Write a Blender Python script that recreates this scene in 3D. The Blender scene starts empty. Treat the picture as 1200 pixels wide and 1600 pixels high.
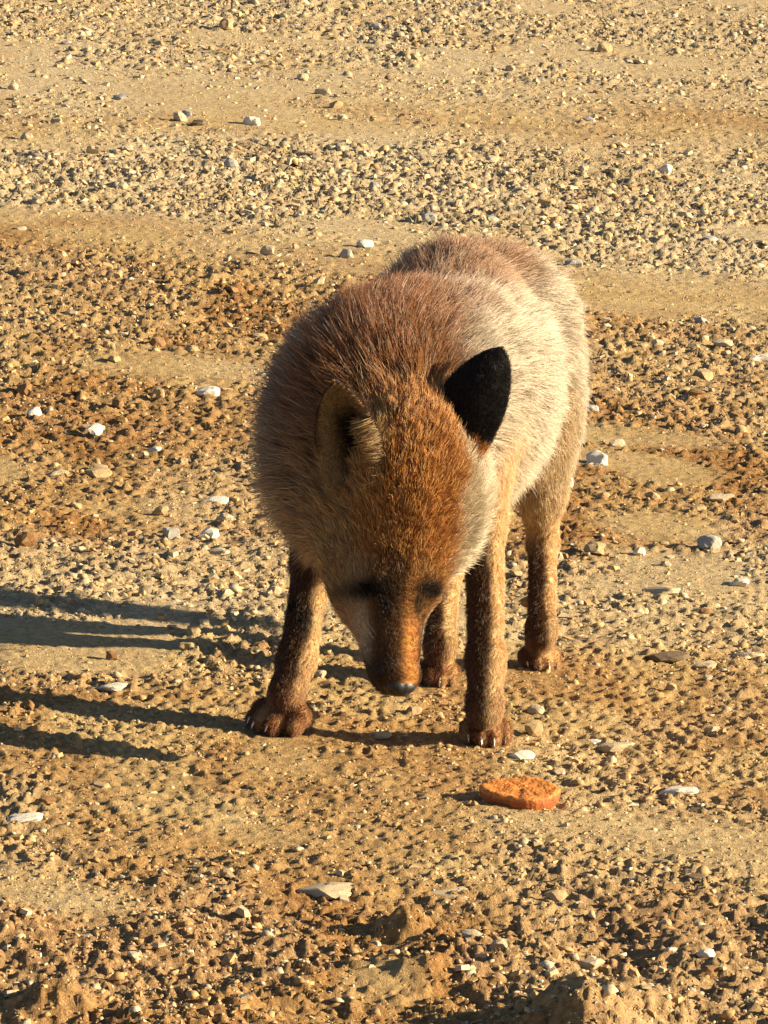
import bpy, math, random
import numpy as np
from mathutils import Vector, Matrix

# ------------------------------------------------------------------ camera, sky, sun, exposure
scene = bpy.context.scene
COL = scene.collection
CAM_Y, CAM_Z, DEPR, FPX = -5.6, 1.19, math.radians(9.9), 9800.0   # focal length in pixels of the 1200x1600 frame

cam_data = bpy.data.cameras.new('camera')
cam = bpy.data.objects.new('camera', cam_data)
COL.objects.link(cam)
cam.location = (0, CAM_Y, CAM_Z)
cam.rotation_euler = (math.pi / 2 - DEPR, 0, 0)
cam_data.sensor_fit = 'VERTICAL'
cam_data.sensor_height = 36.0
cam_data.lens = 36.0 * FPX / 1600.0
cam_data.clip_start = 0.1
cam_data.clip_end = 2000
scene.camera = cam

SUN_EL, SUN_AZ = math.radians(17.0), math.radians(-4.5)     # azimuth: from +x towards +y
to_sun = Vector((math.cos(SUN_EL) * math.cos(SUN_AZ), math.cos(SUN_EL) * math.sin(SUN_AZ), math.sin(SUN_EL)))
world = bpy.data.worlds.new('World')
scene.world = world
world.use_nodes = True
wn = world.node_tree.nodes
bg = wn['Background']
sky = wn.new('ShaderNodeTexSky')
sky.sky_type = 'NISHITA'
sky.sun_disc = False
sky.sun_elevation = SUN_EL
sky.sun_rotation = math.pi / 2 - SUN_AZ
sky.dust_density = 0.5
sky.air_density = 0.8
world.node_tree.links.new(sky.outputs[0], bg.inputs[0])
bg.inputs[1].default_value = 0.05
sun_data = bpy.data.lights.new('sun', 'SUN')
sun_data.energy = 5.0
sun_data.angle = math.radians(0.5)
sun_data.color = (1.0, 0.83, 0.56)
sun = bpy.data.objects.new('sun', sun_data)
COL.objects.link(sun)
sun.location = (8, 0, 4)
sun.rotation_euler = to_sun.to_track_quat('Z', 'Y').to_euler()

scene.view_settings.view_transform = 'Standard'
scene.view_settings.look = 'None'
scene.view_settings.gamma = 1.0
scene.view_settings.use_curve_mapping = False
scene.view_settings.exposure = 1.55
scene.cycles.use_denoising = True
scene.cycles.max_bounces = 6
try:
    scene.cycles_curves.shape = 'RIBBONS'
except Exception:
    pass

# ------------------------------------------------------------------ helpers
rng = np.random.default_rng(7)
SD, CD = math.sin(DEPR), math.cos(DEPR)


def ray(px, py):
    u, v = (px - 600.0) / FPX, (py - 800.0) / FPX
    return np.array([u, CD - v * SD, -SD - v * CD])


def P(px, py, Y):
    """the point at depth Y that is seen at photo pixel px,py"""
    d = ray(px, py)
    t = (Y - CAM_Y) / d[1]
    return np.array([d[0] * t, Y, CAM_Z + d[2] * t])


def lerp(a, b, t):
    return a + (b - a) * t


def sstep(e0, e1, x):
    t = np.clip((x - e0) / (e1 - e0), 0, 1)
    return t * t * (3 - 2 * t)


def _hash(ix, iy, iz, seed):
    h = (ix.astype(np.int64) * 374761393 + iy.astype(np.int64) * 668265263 + iz.astype(np.int64) * 2147483647 + seed * 1274126177) & 0xFFFFFFFF
    h = ((h ^ (h >> 13)) * 1274126177) & 0xFFFFFFFF
    h = ((h ^ (h >> 16)) * 2246822519) & 0xFFFFFFFF
    return ((h ^ (h >> 15)) & 0xFFFFFF) / float(0xFFFFFF)


def vnoise2(x, y, seed=0):
    x0, y0 = np.floor(x), np.floor(y)
    fx, fy = x - x0, y - y0
    fx, fy = fx * fx * (3 - 2 * fx), fy * fy * (3 - 2 * fy)
    z = np.zeros_like(x0)
    a = _hash(x0, y0, z, seed); b = _hash(x0 + 1, y0, z, seed)
    c = _hash(x0, y0 + 1, z, seed); d = _hash(x0 + 1, y0 + 1, z, seed)
    return lerp(lerp(a, b, fx), lerp(c, d, fx), fy)


def vnoise3(p, seed=0):
    f = np.floor(p); t = p - f; t = t * t * (3 - 2 * t)
    x, y, z = f[:, 0], f[:, 1], f[:, 2]
    def L(dz):
        a = _hash(x, y, z + dz, seed); b = _hash(x + 1, y, z + dz, seed)
        c = _hash(x, y + 1, z + dz, seed); d = _hash(x + 1, y + 1, z + dz, seed)
        return lerp(lerp(a, b, t[:, 0]), lerp(c, d, t[:, 0]), t[:, 1])
    return lerp(L(0), L(1), t[:, 2])


def worley2(x, y, seed=0):
    """F1 distance and id value of jittered cells"""
    x0, y0 = np.floor(x), np.floor(y)
    best = np.full(x.shape, 9.0); second = np.full(x.shape, 9.0); ident = np.zeros(x.shape)
    z = np.zeros_like(x0)
    for i in (-1, 0, 1):
        for j in (-1, 0, 1):
            cx = x0 + i + _hash(x0 + i, y0 + j, z, seed)
            cy = y0 + j + _hash(x0 + i, y0 + j, z, seed + 1)
            d = np.hypot(x - cx, y - cy)
            v = _hash(x0 + i, y0 + j, z, seed + 2)
            closer = d < best
            second = np.where(closer, best, np.minimum(second, d))
            ident = np.where(closer, v, ident)
            best = np.where(closer, d, best)
    return best, second, ident


def mesh_from(name, verts, faces, smooth=True, color=None):
    """verts (n,3), faces (m,k) with k constant"""
    verts = np.ascontiguousarray(verts, np.float32); faces = np.ascontiguousarray(faces, np.int32)
    k = faces.shape[1]
    me = bpy.data.meshes.new(name)
    me.vertices.add(len(verts)); me.vertices.foreach_set('co', verts.ravel())
    me.loops.add(faces.size); me.loops.foreach_set('vertex_index', faces.ravel())
    me.polygons.add(len(faces))
    me.polygons.foreach_set('loop_start', np.arange(0, faces.size, k, dtype=np.int32))
    me.polygons.foreach_set('use_smooth', np.full(len(faces), smooth))
    if color is not None:
        at = me.attributes.new('tint', 'FLOAT_COLOR', 'POINT')
        c = np.ones((len(verts), 4), np.float32); c[:, :3] = color
        at.data.foreach_set('color', c.ravel())
    me.update(calc_edges=True)
    me.validate()
    return me


def link(name, data, mat=None, parent=None):
    o = bpy.data.objects.new(name, data)
    COL.objects.link(o)
    if mat is not None:
        data.materials.append(mat)
    if parent is not None:
        o.parent = parent
        o.matrix_parent_inverse = Matrix.Translation(-parent.location) if parent.parent is None else Matrix()
    return o


def tag(o, label=None, cat=None, group=None, kind=None):
    if label: o['label'] = label
    if cat: o['category'] = cat
    if group: o['group'] = group
    if kind: o['kind'] = kind
    return o


def new_mat(name):
    m = bpy.data.materials.new(name); m.use_nodes = True
    nt = m.node_tree
    return m, nt, nt.nodes['Principled BSDF']


def N(nt, t, **kw):
    n = nt.nodes.new(t)
    for k, v in kw.items():
        if hasattr(n, k): setattr(n, k, v)
        else: n.inputs[k].default_value = v
    return n


def ramp(nt, fac, stops):
    r = nt.nodes.new('ShaderNodeValToRGB')
    e = r.color_ramp.elements
    while len(e) < len(stops): e.new(0.5)
    for el, (p, c) in zip(e, stops):
        el.position = p; el.color = (*c, 1)
    nt.links.new(fac, r.inputs[0])
    return r


def mixc(nt, f, a, b, mode='MIX'):
    n = nt.nodes.new('ShaderNodeMix'); n.data_type = 'RGBA'; n.blend_type = mode
    for i, v in ((0, f), (6, a), (7, b)):
        if isinstance(v, (int, float)): n.inputs[i].default_value = v
        elif isinstance(v, tuple): n.inputs[i].default_value = (*v, 1)
        else: nt.links.new(v, n.inputs[i])
    return n.outputs[2]


# ------------------------------------------------------------------ the ground: one sheet out to the horizon
TILT = 0.075          # the track falls gently towards the right


def zone(x, y):
    """(rough 0..1, pale 0..1, red 0..1): bands of clods, gravel and trodden mud running across the track"""
    wob = 0.30 * (vnoise2(x * 1.7, y * 0.9, 3) - .5) + 0.10 * (vnoise2(x * 6, y * 3, 4) - .5)
    # bands are laid out on an eased distance scale so that far ones are deeper
    e = 1.5 / np.tan(np.arctan2(1.19, np.maximum(y + 5.6, .05)) + .05236) - 5.6
    yt = y; y = e
    yy = y + wob * (0.6 + 0.25 * np.clip(y, 0, 5)) - 0.12 * x
    def band(c, h, s):                                    # centre, half height, softness
        return 1 - sstep(h, h + s, np.abs(yy - c))
    n1 = vnoise2(x * 5.5 + 9, yt * 2.4, 11); n2 = vnoise2(x * 15, yt * 6.0, 12)
    blot = sstep(0.42, 0.62, 0.65 * n1 + 0.35 * n2)
    rough = 0.62 + 0.25 * blot
    rough = np.maximum(rough, 0.95 * band(1.75, .42, .2))      # clods behind the fox
    rough = np.maximum(rough, 0.85 * band(.98, .30, .14))
    rough = np.maximum(rough, 0.95 * band(2.95, .30, .2))       # gravel strip
    rough = np.maximum(rough, 0.95 * (1 - sstep(-.62, -.44, yy)))  # churned earth in front
    rough = np.where((yy > -.42) & (yy < -.1), np.minimum(rough, .50 + .35 * blot), rough)
    rough = rough * (1 - .65 * band(2.42, .08, .12)) * (1 - .5 * band(3.6, .25, .25))
    flat = sstep(.63, .74, vnoise2(x * 3.1 + 4, yt * 3.0, 21) * .7 + .3 * vnoise2(x * 9, yt * 7, 22))
    flat = np.maximum(flat, np.exp(-(((x - .32) / .24) ** 2 + ((yy + .30) / .085) ** 2) ** 2))     # trodden patch by the biscuit
    flat = np.maximum(flat, np.exp(-(((x + .25) / .13) ** 2 + ((y - 1.62) / .10) ** 2) ** 2))     # mud patches behind
    flat = np.maximum(flat, np.exp(-(((x - .31) / .085) ** 2 + ((y - .98) / .07) ** 2) ** 2))
    flat = np.maximum(flat, np.exp(-(((x - .30) / .12) ** 2 + ((y - 1.42) / .06) ** 2) ** 2))
    rough = rough * (1 - .82 * flat)
    pale = .25 * blot + .45 * band(.62, .17, .12) + .65 * band(2.95, .32, .25) + .6 * band(4.3, .5, .4)
    red = .12 + .48 * sstep(.42, .68, n2) + .5 * band(1.05, .22, .2) + .35 * band(1.75, .35, .25) + .75 * (1 - sstep(-.62, -.40, yy)) + .12 * band(.05, .2, .15)
    red = red * (1 - .8 * flat) * (1 - .7 * np.clip(pale, 0, 1))
    return np.clip(rough, 0, 1), np.clip(pale, 0, 1), np.clip(red, 0, 1)


# mounds of churned earth near the bottom edge of the view: x, y, radius x, radius y, height
MOUNDS = []
for px_, py_, rx_, ry_, h_ in ((905, 1612, .05, .06, .050), (985, 1560, .04, .04, .018), (632, 1452, .022, .022, .022), (85, 1610, .028, .03, .022), (655, 1520, .022, .02, .012),
                               (560, 1395, .03, .02, .007), (470, 1530, .028, .02, .010), (1120, 1480, .03, .03, .006), (350, 1500, .03, .02, .006)):
    d_ = ray(px_, py_); t_ = CAM_Z / -d_[2]
    MOUNDS.append((d_[0] * t_, CAM_Y + d_[1] * t_, rx_, ry_, h_))


FEET = [(-.105, .02), (.095, .0), (.05, .28), (.15, .36), (.12, -.28)]


def gz_low(x, y):
    """the smooth lie of the land"""
    z = -TILT * 3.0 * np.tanh(x / 3.0)
    z = z + .010 * (vnoise2(x * 1.9, y * 1.3, 31) - .5) * sstep(.25, .8, np.abs(y - .1) + 0 * x)
    fade = np.exp(-((y - 2) / 9) ** 4 - (x / 3) ** 2)
    for mx, my, rx, ry, h in MOUNDS:
        z = z + h * np.exp(-(((x - mx) / rx) ** 2 + ((y - my) / ry) ** 2))
    return z, fade


def ground_z(x, y):
    x = np.asarray(x, float); y = np.asarray(y, float)
    z, fade = gz_low(x, y)
    rough, pale, red = zone(x, y)
    wx = x + .006 * (vnoise2(x * 60, y * 60, 44) - .5); wy = y + .006 * (vnoise2(x * 60, y * 60, 45) - .5)
    big = sstep(.50, .78, vnoise2(wx * 80, wy * 84, 41))
    mid = sstep(.48, .74, vnoise2(wx * 160, wy * 135, 42))
    fin = vnoise2(wx * 230, wy * 190, 46)
    f1, f2, idv = worley2(wx * 130, wy * 110, 51)
    chip = sstep(.03, .20, f2 - f1) * idv ** 4
    swell = vnoise2(x * 17, y * 13, 47) - .5
    soft = 1.0 - .65 * sum(np.exp(-(((x - a) / .05) ** 2 + ((y - b) / .06) ** 2)) for a, b in FEET)     # trodden under the paws and the biscuit
    soft = np.clip(soft, .3, 1)
    fade = fade * (1 + .16 * np.clip(y - 1.5, 0, 6))
    z = z + fade * (rough * soft * (.0030 * big + .0036 * mid + .0042 * chip - .0029 + (.005 + .014 * (1 - sstep(-.62, -.42, y))) * swell) + (.34 + .66 * rough) * soft * .0034 * (fin - .5))
    return z


def axis(lo, hi, step_fn, far):
    out = [lo]
    while out[-1] < hi: out.append(out[-1] + step_fn(out[-1]))
    a = []; s = .03; v = out[-1]
    while v < far: v += s; s *= 1.28; a.append(v)
    b = []; s = .03; v = out[0]
    while v > -far: v -= s; s *= 1.28; b.append(v)
    return np.array(b[::-1] + out + a)


us = axis(-1.7, 1.7, lambda v: .0024 if abs(v) < .42 else .0024 + .028 * (abs(v) - .42), 500)
ys = axis(-1.15, 8.3, lambda v: .0045 if v < .8 else .0045 + .0016 * (v - .8), 900)
U, GY = np.meshgrid(us, ys)
GX = U * np.clip((GY - CAM_Y) / 5.6, .7, 2.5)               # columns fan out a little with distance
GZ = ground_z(GX, GY)
nx, ny = len(us), len(ys)
idx = np.arange(nx * ny).reshape(ny, nx)
quads = np.stack([idx[:-1, :-1], idx[:-1, 1:], idx[1:, 1:], idx[1:, :-1]], -1).reshape(-1, 4)
rg, pl, rd = zone(GX.ravel(), GY.ravel())
ground_me = mesh_from('ground', np.stack([GX.ravel(), GY.ravel(), GZ.ravel()], 1), quads, True, np.stack([rg, pl, rd], 1))

m_ground, nt, bs = new_mat('dry_earth')
at = N(nt, 'ShaderNodeAttribute', attribute_name='tint')
sep = N(nt, 'ShaderNodeSeparateColor'); nt.links.new(at.outputs['Color'], sep.inputs[0])
tc = N(nt, 'ShaderNodeTexCoord')
n1 = N(nt, 'ShaderNodeTexNoise', **{'Scale': 9.0, 'Detail': 8.0, 'Roughness': .65}); nt.links.new(tc.outputs['Object'], n1.inputs['Vector'])
n2 = N(nt, 'ShaderNodeTexNoise', **{'Scale': 120.0, 'Detail': 6.0, 'Roughness': .7}); nt.links.new(tc.outputs['Object'], n2.inputs['Vector'])
n3 = N(nt, 'ShaderNodeTexNoise', **{'Scale': 420.0, 'Detail': 4.0, 'Roughness': .7}); nt.links.new(tc.outputs['Object'], n3.inputs['Vector'])
base = ramp(nt, n1.outputs[0], [(.30, (.33, .220, .094)), (.55, (.43, .310, .146)), (.75, (.49, .38, .20))]).outputs[0]
redc = ramp(nt, n2.outputs[0], [(.3, (.17, .078, .024)), (.7, (.36, .20, .072))]).outputs[0]
palec = ramp(nt, n2.outputs[0], [(.3, (.37, .29, .175)), (.7, (.54, .45, .31))]).outputs[0]
c = mixc(nt, sep.outputs[2], base, redc)
pm = N(nt, 'ShaderNodeMath', operation='MULTIPLY'); nt.links.new(sep.outputs[1], pm.inputs[0]); pm.inputs[1].default_value = .75
c = mixc(nt, pm.outputs[0], c, palec)
spk = ramp(nt, n2.outputs[0], [(.32, (.60, .54, .48)), (.5, (1, 1, 1)), (.72, (1.18, 1.15, 1.1))]).outputs[0]
c = mixc(nt, .8, c, spk, 'MULTIPLY')
nt.links.new(c, bs.inputs['Base Color'])
bs.inputs['Roughness'].default_value = .95
bs.inputs['Specular IOR Level'].default_value = .15
bsum = N(nt, 'ShaderNodeMath', operation='ADD'); nt.links.new(n2.outputs[0], bsum.inputs[0]); nt.links.new(n3.outputs[0], bsum.inputs[1])
bump = N(nt, 'ShaderNodeBump', **{'Strength': .85, 'Distance': .0030}); nt.links.new(bsum.outputs[0], bump.inputs['Height'])
nt.links.new(bump.outputs[0], bs.inputs['Normal'])
ground = link('ground', ground_me, m_ground)
tag(ground, kind='structure')


# ------------------------------------------------------------------ gravel and clods: uncountable small pieces, one object
def stone_mat(name, rough=.9, scale=260, dist=.0012):
    m, nt, bs = new_mat(name)
    at = N(nt, 'ShaderNodeAttribute', attribute_name='tint')
    tc = N(nt, 'ShaderNodeTexCoord')
    n = N(nt, 'ShaderNodeTexNoise', **{'Scale': float(scale), 'Detail': 6.0, 'Roughness': .7}); nt.links.new(tc.outputs['Object'], n.inputs['Vector'])
    r = ramp(nt, n.outputs[0], [(.3, (.68, .60, .50)), (.52, (1, 1, 1)), (.75, (1.15, 1.12, 1.08))])
    nt.links.new(mixc(nt, .85, at.outputs['Color'], r.outputs[0], 'MULTIPLY'), bs.inputs['Base Color'])
    bs.inputs['Roughness'].default_value = rough
    bs.inputs['Specular IOR Level'].default_value = .2
    b = N(nt, 'ShaderNodeBump', **{'Strength': .6, 'Distance': dist}); nt.links.new(n.outputs[0], b.inputs['Height'])
    nt.links.new(b.outputs[0], bs.inputs['Normal'])
    return m


m_gravel = stone_mat('gravel_chips')
CUBE_V = np.array([[x, y, z] for z in (-1, 1) for y in (-1, 1) for x in (-1, 1)], float)
CUBE_F = np.array([[0, 2, 3], [0, 3, 1], [4, 5, 7], [4, 7, 6], [0, 1, 5], [0, 5, 4], [1, 3, 7], [1, 7, 5], [3, 2, 6], [3, 6, 7], [2, 0, 4], [2, 4, 6]])


def scatter_gravel(n):
    y = -1.1 + 9.2 * rng.random(n * 4) ** 1.2
    hw = (.36 + .065 * (y + 1)) * np.where(rng.random(n * 4) < .22, 3.2, 1.15)
    x = (rng.random(n * 4) * 2 - 1) * hw
    rough, pale, red = zone(x, y)
    clump = vnoise2(x * 13, y * 8, 71)
    dens = (.05 + rough * .50 + pale * .28) * (.25 + 1.4 * clump)
    keep = rng.random(n * 4) < np.clip(dens, 0, 1)
    x, y, pale, red, rough = [a[keep][:n] for a in (x, y, pale, red, rough)]
    n = len(x)
    size = .00045 + .0008 * rng.random(n) + .0030 * rng.random(n) ** 12 * (.5 + .5 * rough + .8 * pale)
    size *= 1 + .075 * np.clip(y - .5, 0, 8)
    z = ground_z(x, y)
    v = CUBE_V[None] * (1 + .34 * (rng.random((n, 8, 3)) * 2 - 1))
    top = (CUBE_V[:, 2] > 0)
    v[:, top, :2] *= (.45 + .45 * rng.random((n, 1, 1)))
    asp = np.stack([.9 + .7 * rng.random(n), .8 + .5 * rng.random(n), .34 + .32 * rng.random(n)], 1)
    v = v * (asp * size[:, None])[:, None, :]
    a = rng.random(n) * 6.283; ca, sa = np.cos(a), np.sin(a)
    vx = v[..., 0] * ca[:, None] - v[..., 1] * sa[:, None]
    vy = v[..., 0] * sa[:, None] + v[..., 1] * ca[:, None]
    tx, ty = (rng.random(n) - .5) * .7, (rng.random(n) - .5) * .7
    vz = v[..., 2] + vx * tx[:, None] + vy * ty[:, None] + (z + size * asp[:, 2] * .05)[:, None]
    verts = np.stack([vx + x[:, None], vy + y[:, None], vz], -1).reshape(-1, 3)
    faces = (CUBE_F[None] + 8 * np.arange(n)[:, None, None]).reshape(-1, 3)
    ochre = np.array([.46, .32, .155]); redb = np.array([.30, .165, .065]); cream = np.array([.50, .39, .235]); grey = np.array([.42, .35, .24])
    w = rng.random((n, 1))
    col = np.where(rng.random((n, 1)) < .22 + .4 * pale[:, None], lerp(cream, grey, w), lerp(ochre, redb, np.clip(w * .5 + .6 * red[:, None] - .2, 0, 1)))
    col = col * (.75 + .45 * rng.random((n, 1)))
    me = mesh_from('gravel', verts, faces, False, np.repeat(col, 8, 0))
    me.polygons.foreach_set('use_smooth', np.repeat(rng.random(n) < .6, 12))
    return me


gravel = link('gravel', scatter_gravel(118000), m_gravel)
tag(gravel, 'fine loose ochre and pale gravel strewn over the dirt track', 'gravel', kind='stuff')

# ------------------------------------------------------------------ stones that can be told apart
m_stone = stone_mat('pale_stone', .85, 160, .0018)


def icosphere(sub):
    import bmesh
    bm = bmesh.new(); bmesh.ops.create_icosphere(bm, subdivisions=sub, radius=1)
    v = np.array([p.co[:] for p in bm.verts]); f = np.array([[q.index for q in p.verts] for p in bm.faces])
    bm.free(); return v, f


ICO2, ICO3 = icosphere(2), icosphere(3)


def stone_shape(seed, ico=ICO2, cuts=7):
    """an angular pebble: a ball cut by random planes, then roughened; unit size"""
    r = np.random.default_rng(seed)
    v, f = ico[0].copy(), ico[1]
    for _ in range(cuts):
        n = r.normal(size=3); n /= np.linalg.norm(n)
        h = .50 + .38 * r.random()
        d = v @ n - h
        v = v - np.where(d > 0, d, 0)[:, None] * n * .92
    v = v * (1 + .55 * (vnoise3(v * 1.5 + seed, seed) - .5)[:, None] + .16 * (vnoise3(v * 4 + seed, seed + 1) - .5)[:, None])
    v[:, 2] = np.where(v[:, 2] > 0, np.sign(v[:, 2]) * np.abs(v[:, 2]) ** .6, v[:, 2])
    v /= np.abs(v).max(0)
    return v, f


STONE_CACHE = {}


def stone_mesh(variant, tint, tname):
    key = (variant, tname)
    if key not in STONE_CACHE:
        v, f = stone_shape(100 + variant, ICO3 if variant >= 14 else ICO2)
        me = mesh_from('stone', v, f, False, np.tile(np.array(tint), (len(v), 1)))
        me.materials.append(m_stone)
        STONE_CACHE[key] = me
    return STONE_CACHE[key]


TINTS = {'white': (.66, .61, .52), 'cream': (.50, .40, .26), 'tan': (.42, .30, .16), 'grey': (.37, .35, .31), 'dark': (.17, .12, .075), 'brown': (.27, .15, .065)}


def ground_hit(px, py):
    d = ray(px, py)
    t = CAM_Z / -d[2]
    for _ in range(6):
        x, y = d[0] * t, CAM_Y + d[1] * t
        z = float(gz_low(np.array([x]), np.array([y]))[0][0])
        t = (CAM_Z - z) / -d[2]
    return x, y


def put_stone(x, y, sx, sy, sz, tint, variant, rz, tilt=0., sink=.35, name='stone'):
    o = bpy.data.objects.new(name, stone_mesh(variant, TINTS[tint], tint))
    COL.objects.link(o)
    z = float(ground_z(np.array([x]), np.array([y]))[0])
    o.location = (x, y, z + sz * (1 - 2 * sink))
    o.scale = (sx, sy, sz)
    o.rotation_euler = (tilt, tilt * .6 - .07, rz)
    return o


# photo pixel, width and height in pixels, tint, label
NAMED = [
    (170, 1078, 58, 24, 'white', 'flat whitish stone lying between two bands of the fox shadow'),
    (592, 1150, 40, 15, 'cream', 'flat cream stone on the shadow strip between the two front paws'),
    (962, 1172, 66, 28, 'cream', 'rounded cream stone, the larger of a pair beside the straight front leg'),
    (925, 1156, 36, 13, 'white', 'thin white stone, the smaller of a pair beside the straight front leg'),
    (812, 1182, 48, 24, 'white', 'broken white chip touching the paw of the straight front leg'),
    (1058, 1240, 66, 20, 'white', 'flat white stone lying level with the orange biscuit'),
    (40, 1283, 68, 17, 'white', 'long flat white stone half sunk below the lowest shadow band'),
    (86, 1185, 17, 13, 'cream', 'small cream pebble sitting inside the lowest shadow band'),
    (1102, 1496, 34, 22, 'white', 'bluish white pebble, the larger of two in churned brown earth'),
    (1046, 1494, 26, 14, 'white', 'bluish white pebble, the smaller of two in churned brown earth'),
    (686, 1392, 110, 36, 'cream', 'broad pale slab of stone sunk flush into the earth near the biscuit'),
    (505, 1386, 112, 26, 'cream', 'long cracked pale slab of stone half buried in the earth'),
    (630, 1440, 44, 42, 'tan', 'upright tan clod standing on churned earth below the pale slab'),
    (932, 724, 36, 30, 'white', 'bright white angular stone beside the lit flank of the fox'),
    (1152, 914, 36, 20, 'white', 'smooth white pebble alone on fine gravel beyond the hind leg'),
    (1108, 858, 42, 30, 'grey', 'grey stone with one bright facet among gravel past the hind leg'),
    (1105, 1042, 46, 22, 'cream', 'cream stone at the end of a dark clod beside the hind paw'),
    (1166, 1024, 56, 24, 'cream', 'wide low cream stone on red earth to the side of the dark clod'),
    (1038, 1030, 80, 32, 'dark', 'dark brown clod on red earth beside the hind paw'),
    (170, 544, 22, 22, 'tan', 'round tan pebble standing at the edge of a smooth mud patch'),
    (326, 618, 42, 24, 'white', 'rounded whitish stone on red clods, larger neighbour of a tan pebble'),
    (246, 624, 24, 22, 'tan', 'round tan pebble on red clods next to a whitish stone'),
    (140, 668, 52, 20, 'cream', 'long cream stone lying on the red clods'),
    (240, 706, 30, 16, 'white', 'small white stone on red clods with a dark shadow tail'),
    (88, 740, 40, 18, 'cream', 'cream stone above the pale gravel strip beside a tan clod'),
    (150, 742, 50, 24, 'tan', 'tan clod above the pale gravel strip beside a cream stone'),
    (267, 842, 28, 26, 'grey', 'pointed grey stone standing on pale gravel'),
    (340, 862, 40, 20, 'cream', 'cream stone on pale gravel with a broad shadow'),
    (330, 784, 56, 15, 'white', 'thin white flat stone in the pale gravel strip by the fox chest'),
    (428, 928, 24, 18, 'cream', 'small cream pebble close to the slanted front leg'),
    (502, 1058, 22, 18, 'cream', 'small cream pebble between the slanted front leg and the muzzle'),
    (838, 1112, 30, 22, 'cream', 'cream stone between the straight front leg and the hind paw'),
    (605, 124, 14, 16, 'dark', 'dark upright stone standing on smooth far tan ground'),
    (394, 194, 30, 22, 'white', 'whitish stone in the far gravel strip, beside a dark one'),
    (312, 196, 30, 18, 'dark', 'dark stone in the far gravel strip beside a whitish one'),
    (540, 402, 24, 22, 'grey', 'grey stone with its lit side towards a white stone'),
    (568, 386, 32, 20, 'white', 'white stone beside a grey one behind the fox back'),
    (1040, 270, 24, 20, 'white', 'white stone on smooth ground past the far gravel strip'),
    (1184, 562, 50, 22, 'white', 'white stone by the edge of a grey mud patch'),
    (1128, 542, 40, 18, 'cream', 'cream stone next to a white one by the grey mud patch'),
    (1124, 782, 56, 20, 'cream', 'cream stone just below a smooth grey mud patch'),
    (1030, 925, 70, 22, 'cream', 'wide cream stone sunk in fine gravel beyond the hind leg'),
    (484, 1112, 22, 18, 'grey', 'small grey pebble right behind the slanted front paw'),
    (1080, 1370, 46, 12, 'dark', 'thin dark clod on the brown earth beyond the biscuit'),
]
taken = []
for k, (px, py, w, h, tint, label) in enumerate(NAMED):
    x, y = ground_hit(px, py)
    s = math.hypot(y - CAM_Y, CAM_Z) / FPX
    sx = w * s / 2
    low = h / w < .42
    sz = max(.22 * sx, min(.9 * sx, (h * s - 2 * sx * .22) / 1.5))
    sy = sx * (.75 if low else .9)
    if 'slab' in label: sz = sx * .26
    o = put_stone(x, y, sx, sy, sz, tint, 14 + k % 14, (k * 1.7) % .8 - .4, .08 * math.sin(k * 2.1), .85 if 'slab' in label else .40 if low else .30, 'clod' if 'clod' in label else 'stone')
    tag(o, label, 'clod' if 'clod' in label else 'stone', 'stones strewn over the track')
    taken.append((x, y, sx))

LOOSE = {
    'far': ('stone among the loose gravel of the far strips well behind the fox', 'stones of the far gravel strips', 2.85, 7.6, 115, ('cream', 'cream', 'grey', 'tan')),
    'mid': ('stone among the ochre clods just behind the fox', 'stones among the clods behind the fox', .95, 2.85, 95, ('cream', 'tan', 'tan', 'brown', 'tan', 'brown', 'white')),
    'near': ('pebble on the trodden ochre earth around the fox paws', 'small stones around the paws', -.92, .90, 45, ('cream', 'tan', 'brown', 'tan', 'brown')),
}
r2 = random.Random(5)
for key, (label, group, y0, y1, count, tints) in LOOSE.items():
    made = 0
    while made < count:
        y = r2.uniform(y0, y1)
        hw = (y - CAM_Y) * 600 / FPX * .97
        x = r2.uniform(-hw, hw)
        rr, pp, _ = [float(a[0]) for a in zone(np.array([x]), np.array([y]))]
        if r2.random() > .1 + .6 * rr + .5 * pp: continue
        if any((x - a) ** 2 + (y - b) ** 2 < .075 ** 2 for a, b in FEET): continue
        if any(abs(x - a) < s_ + .02 and abs(y - b) < s_ + .02 for a, b, s_ in taken): continue
        s = r2.uniform(.0045, .009) if key == 'near' else r2.uniform(.0055, .0105) if key == 'mid' else r2.uniform(.0065, .0125)
        if r2.random() < .12: s *= 1.4
        tn = r2.choice(tints); flat_ = r2.random() < .5
        o = put_stone(x, y, s * r2.uniform(.9, 1.5), s * r2.uniform(.8, 1.2), s * (r2.uniform(.40, .52) if flat_ else r2.uniform(.62, .9)), tn, r2.randrange(14), r2.uniform(0, 6.28), r2.uniform(-.25, .25), r2.uniform(.2, .36))
        tag(o, f"{'flat' if flat_ else 'lumpy'} {tn} {label}", 'stone', f"{'flat' if flat_ else 'lumpy'} {tn} {group}")
        taken.append((x, y, s)); made += 1

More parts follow.
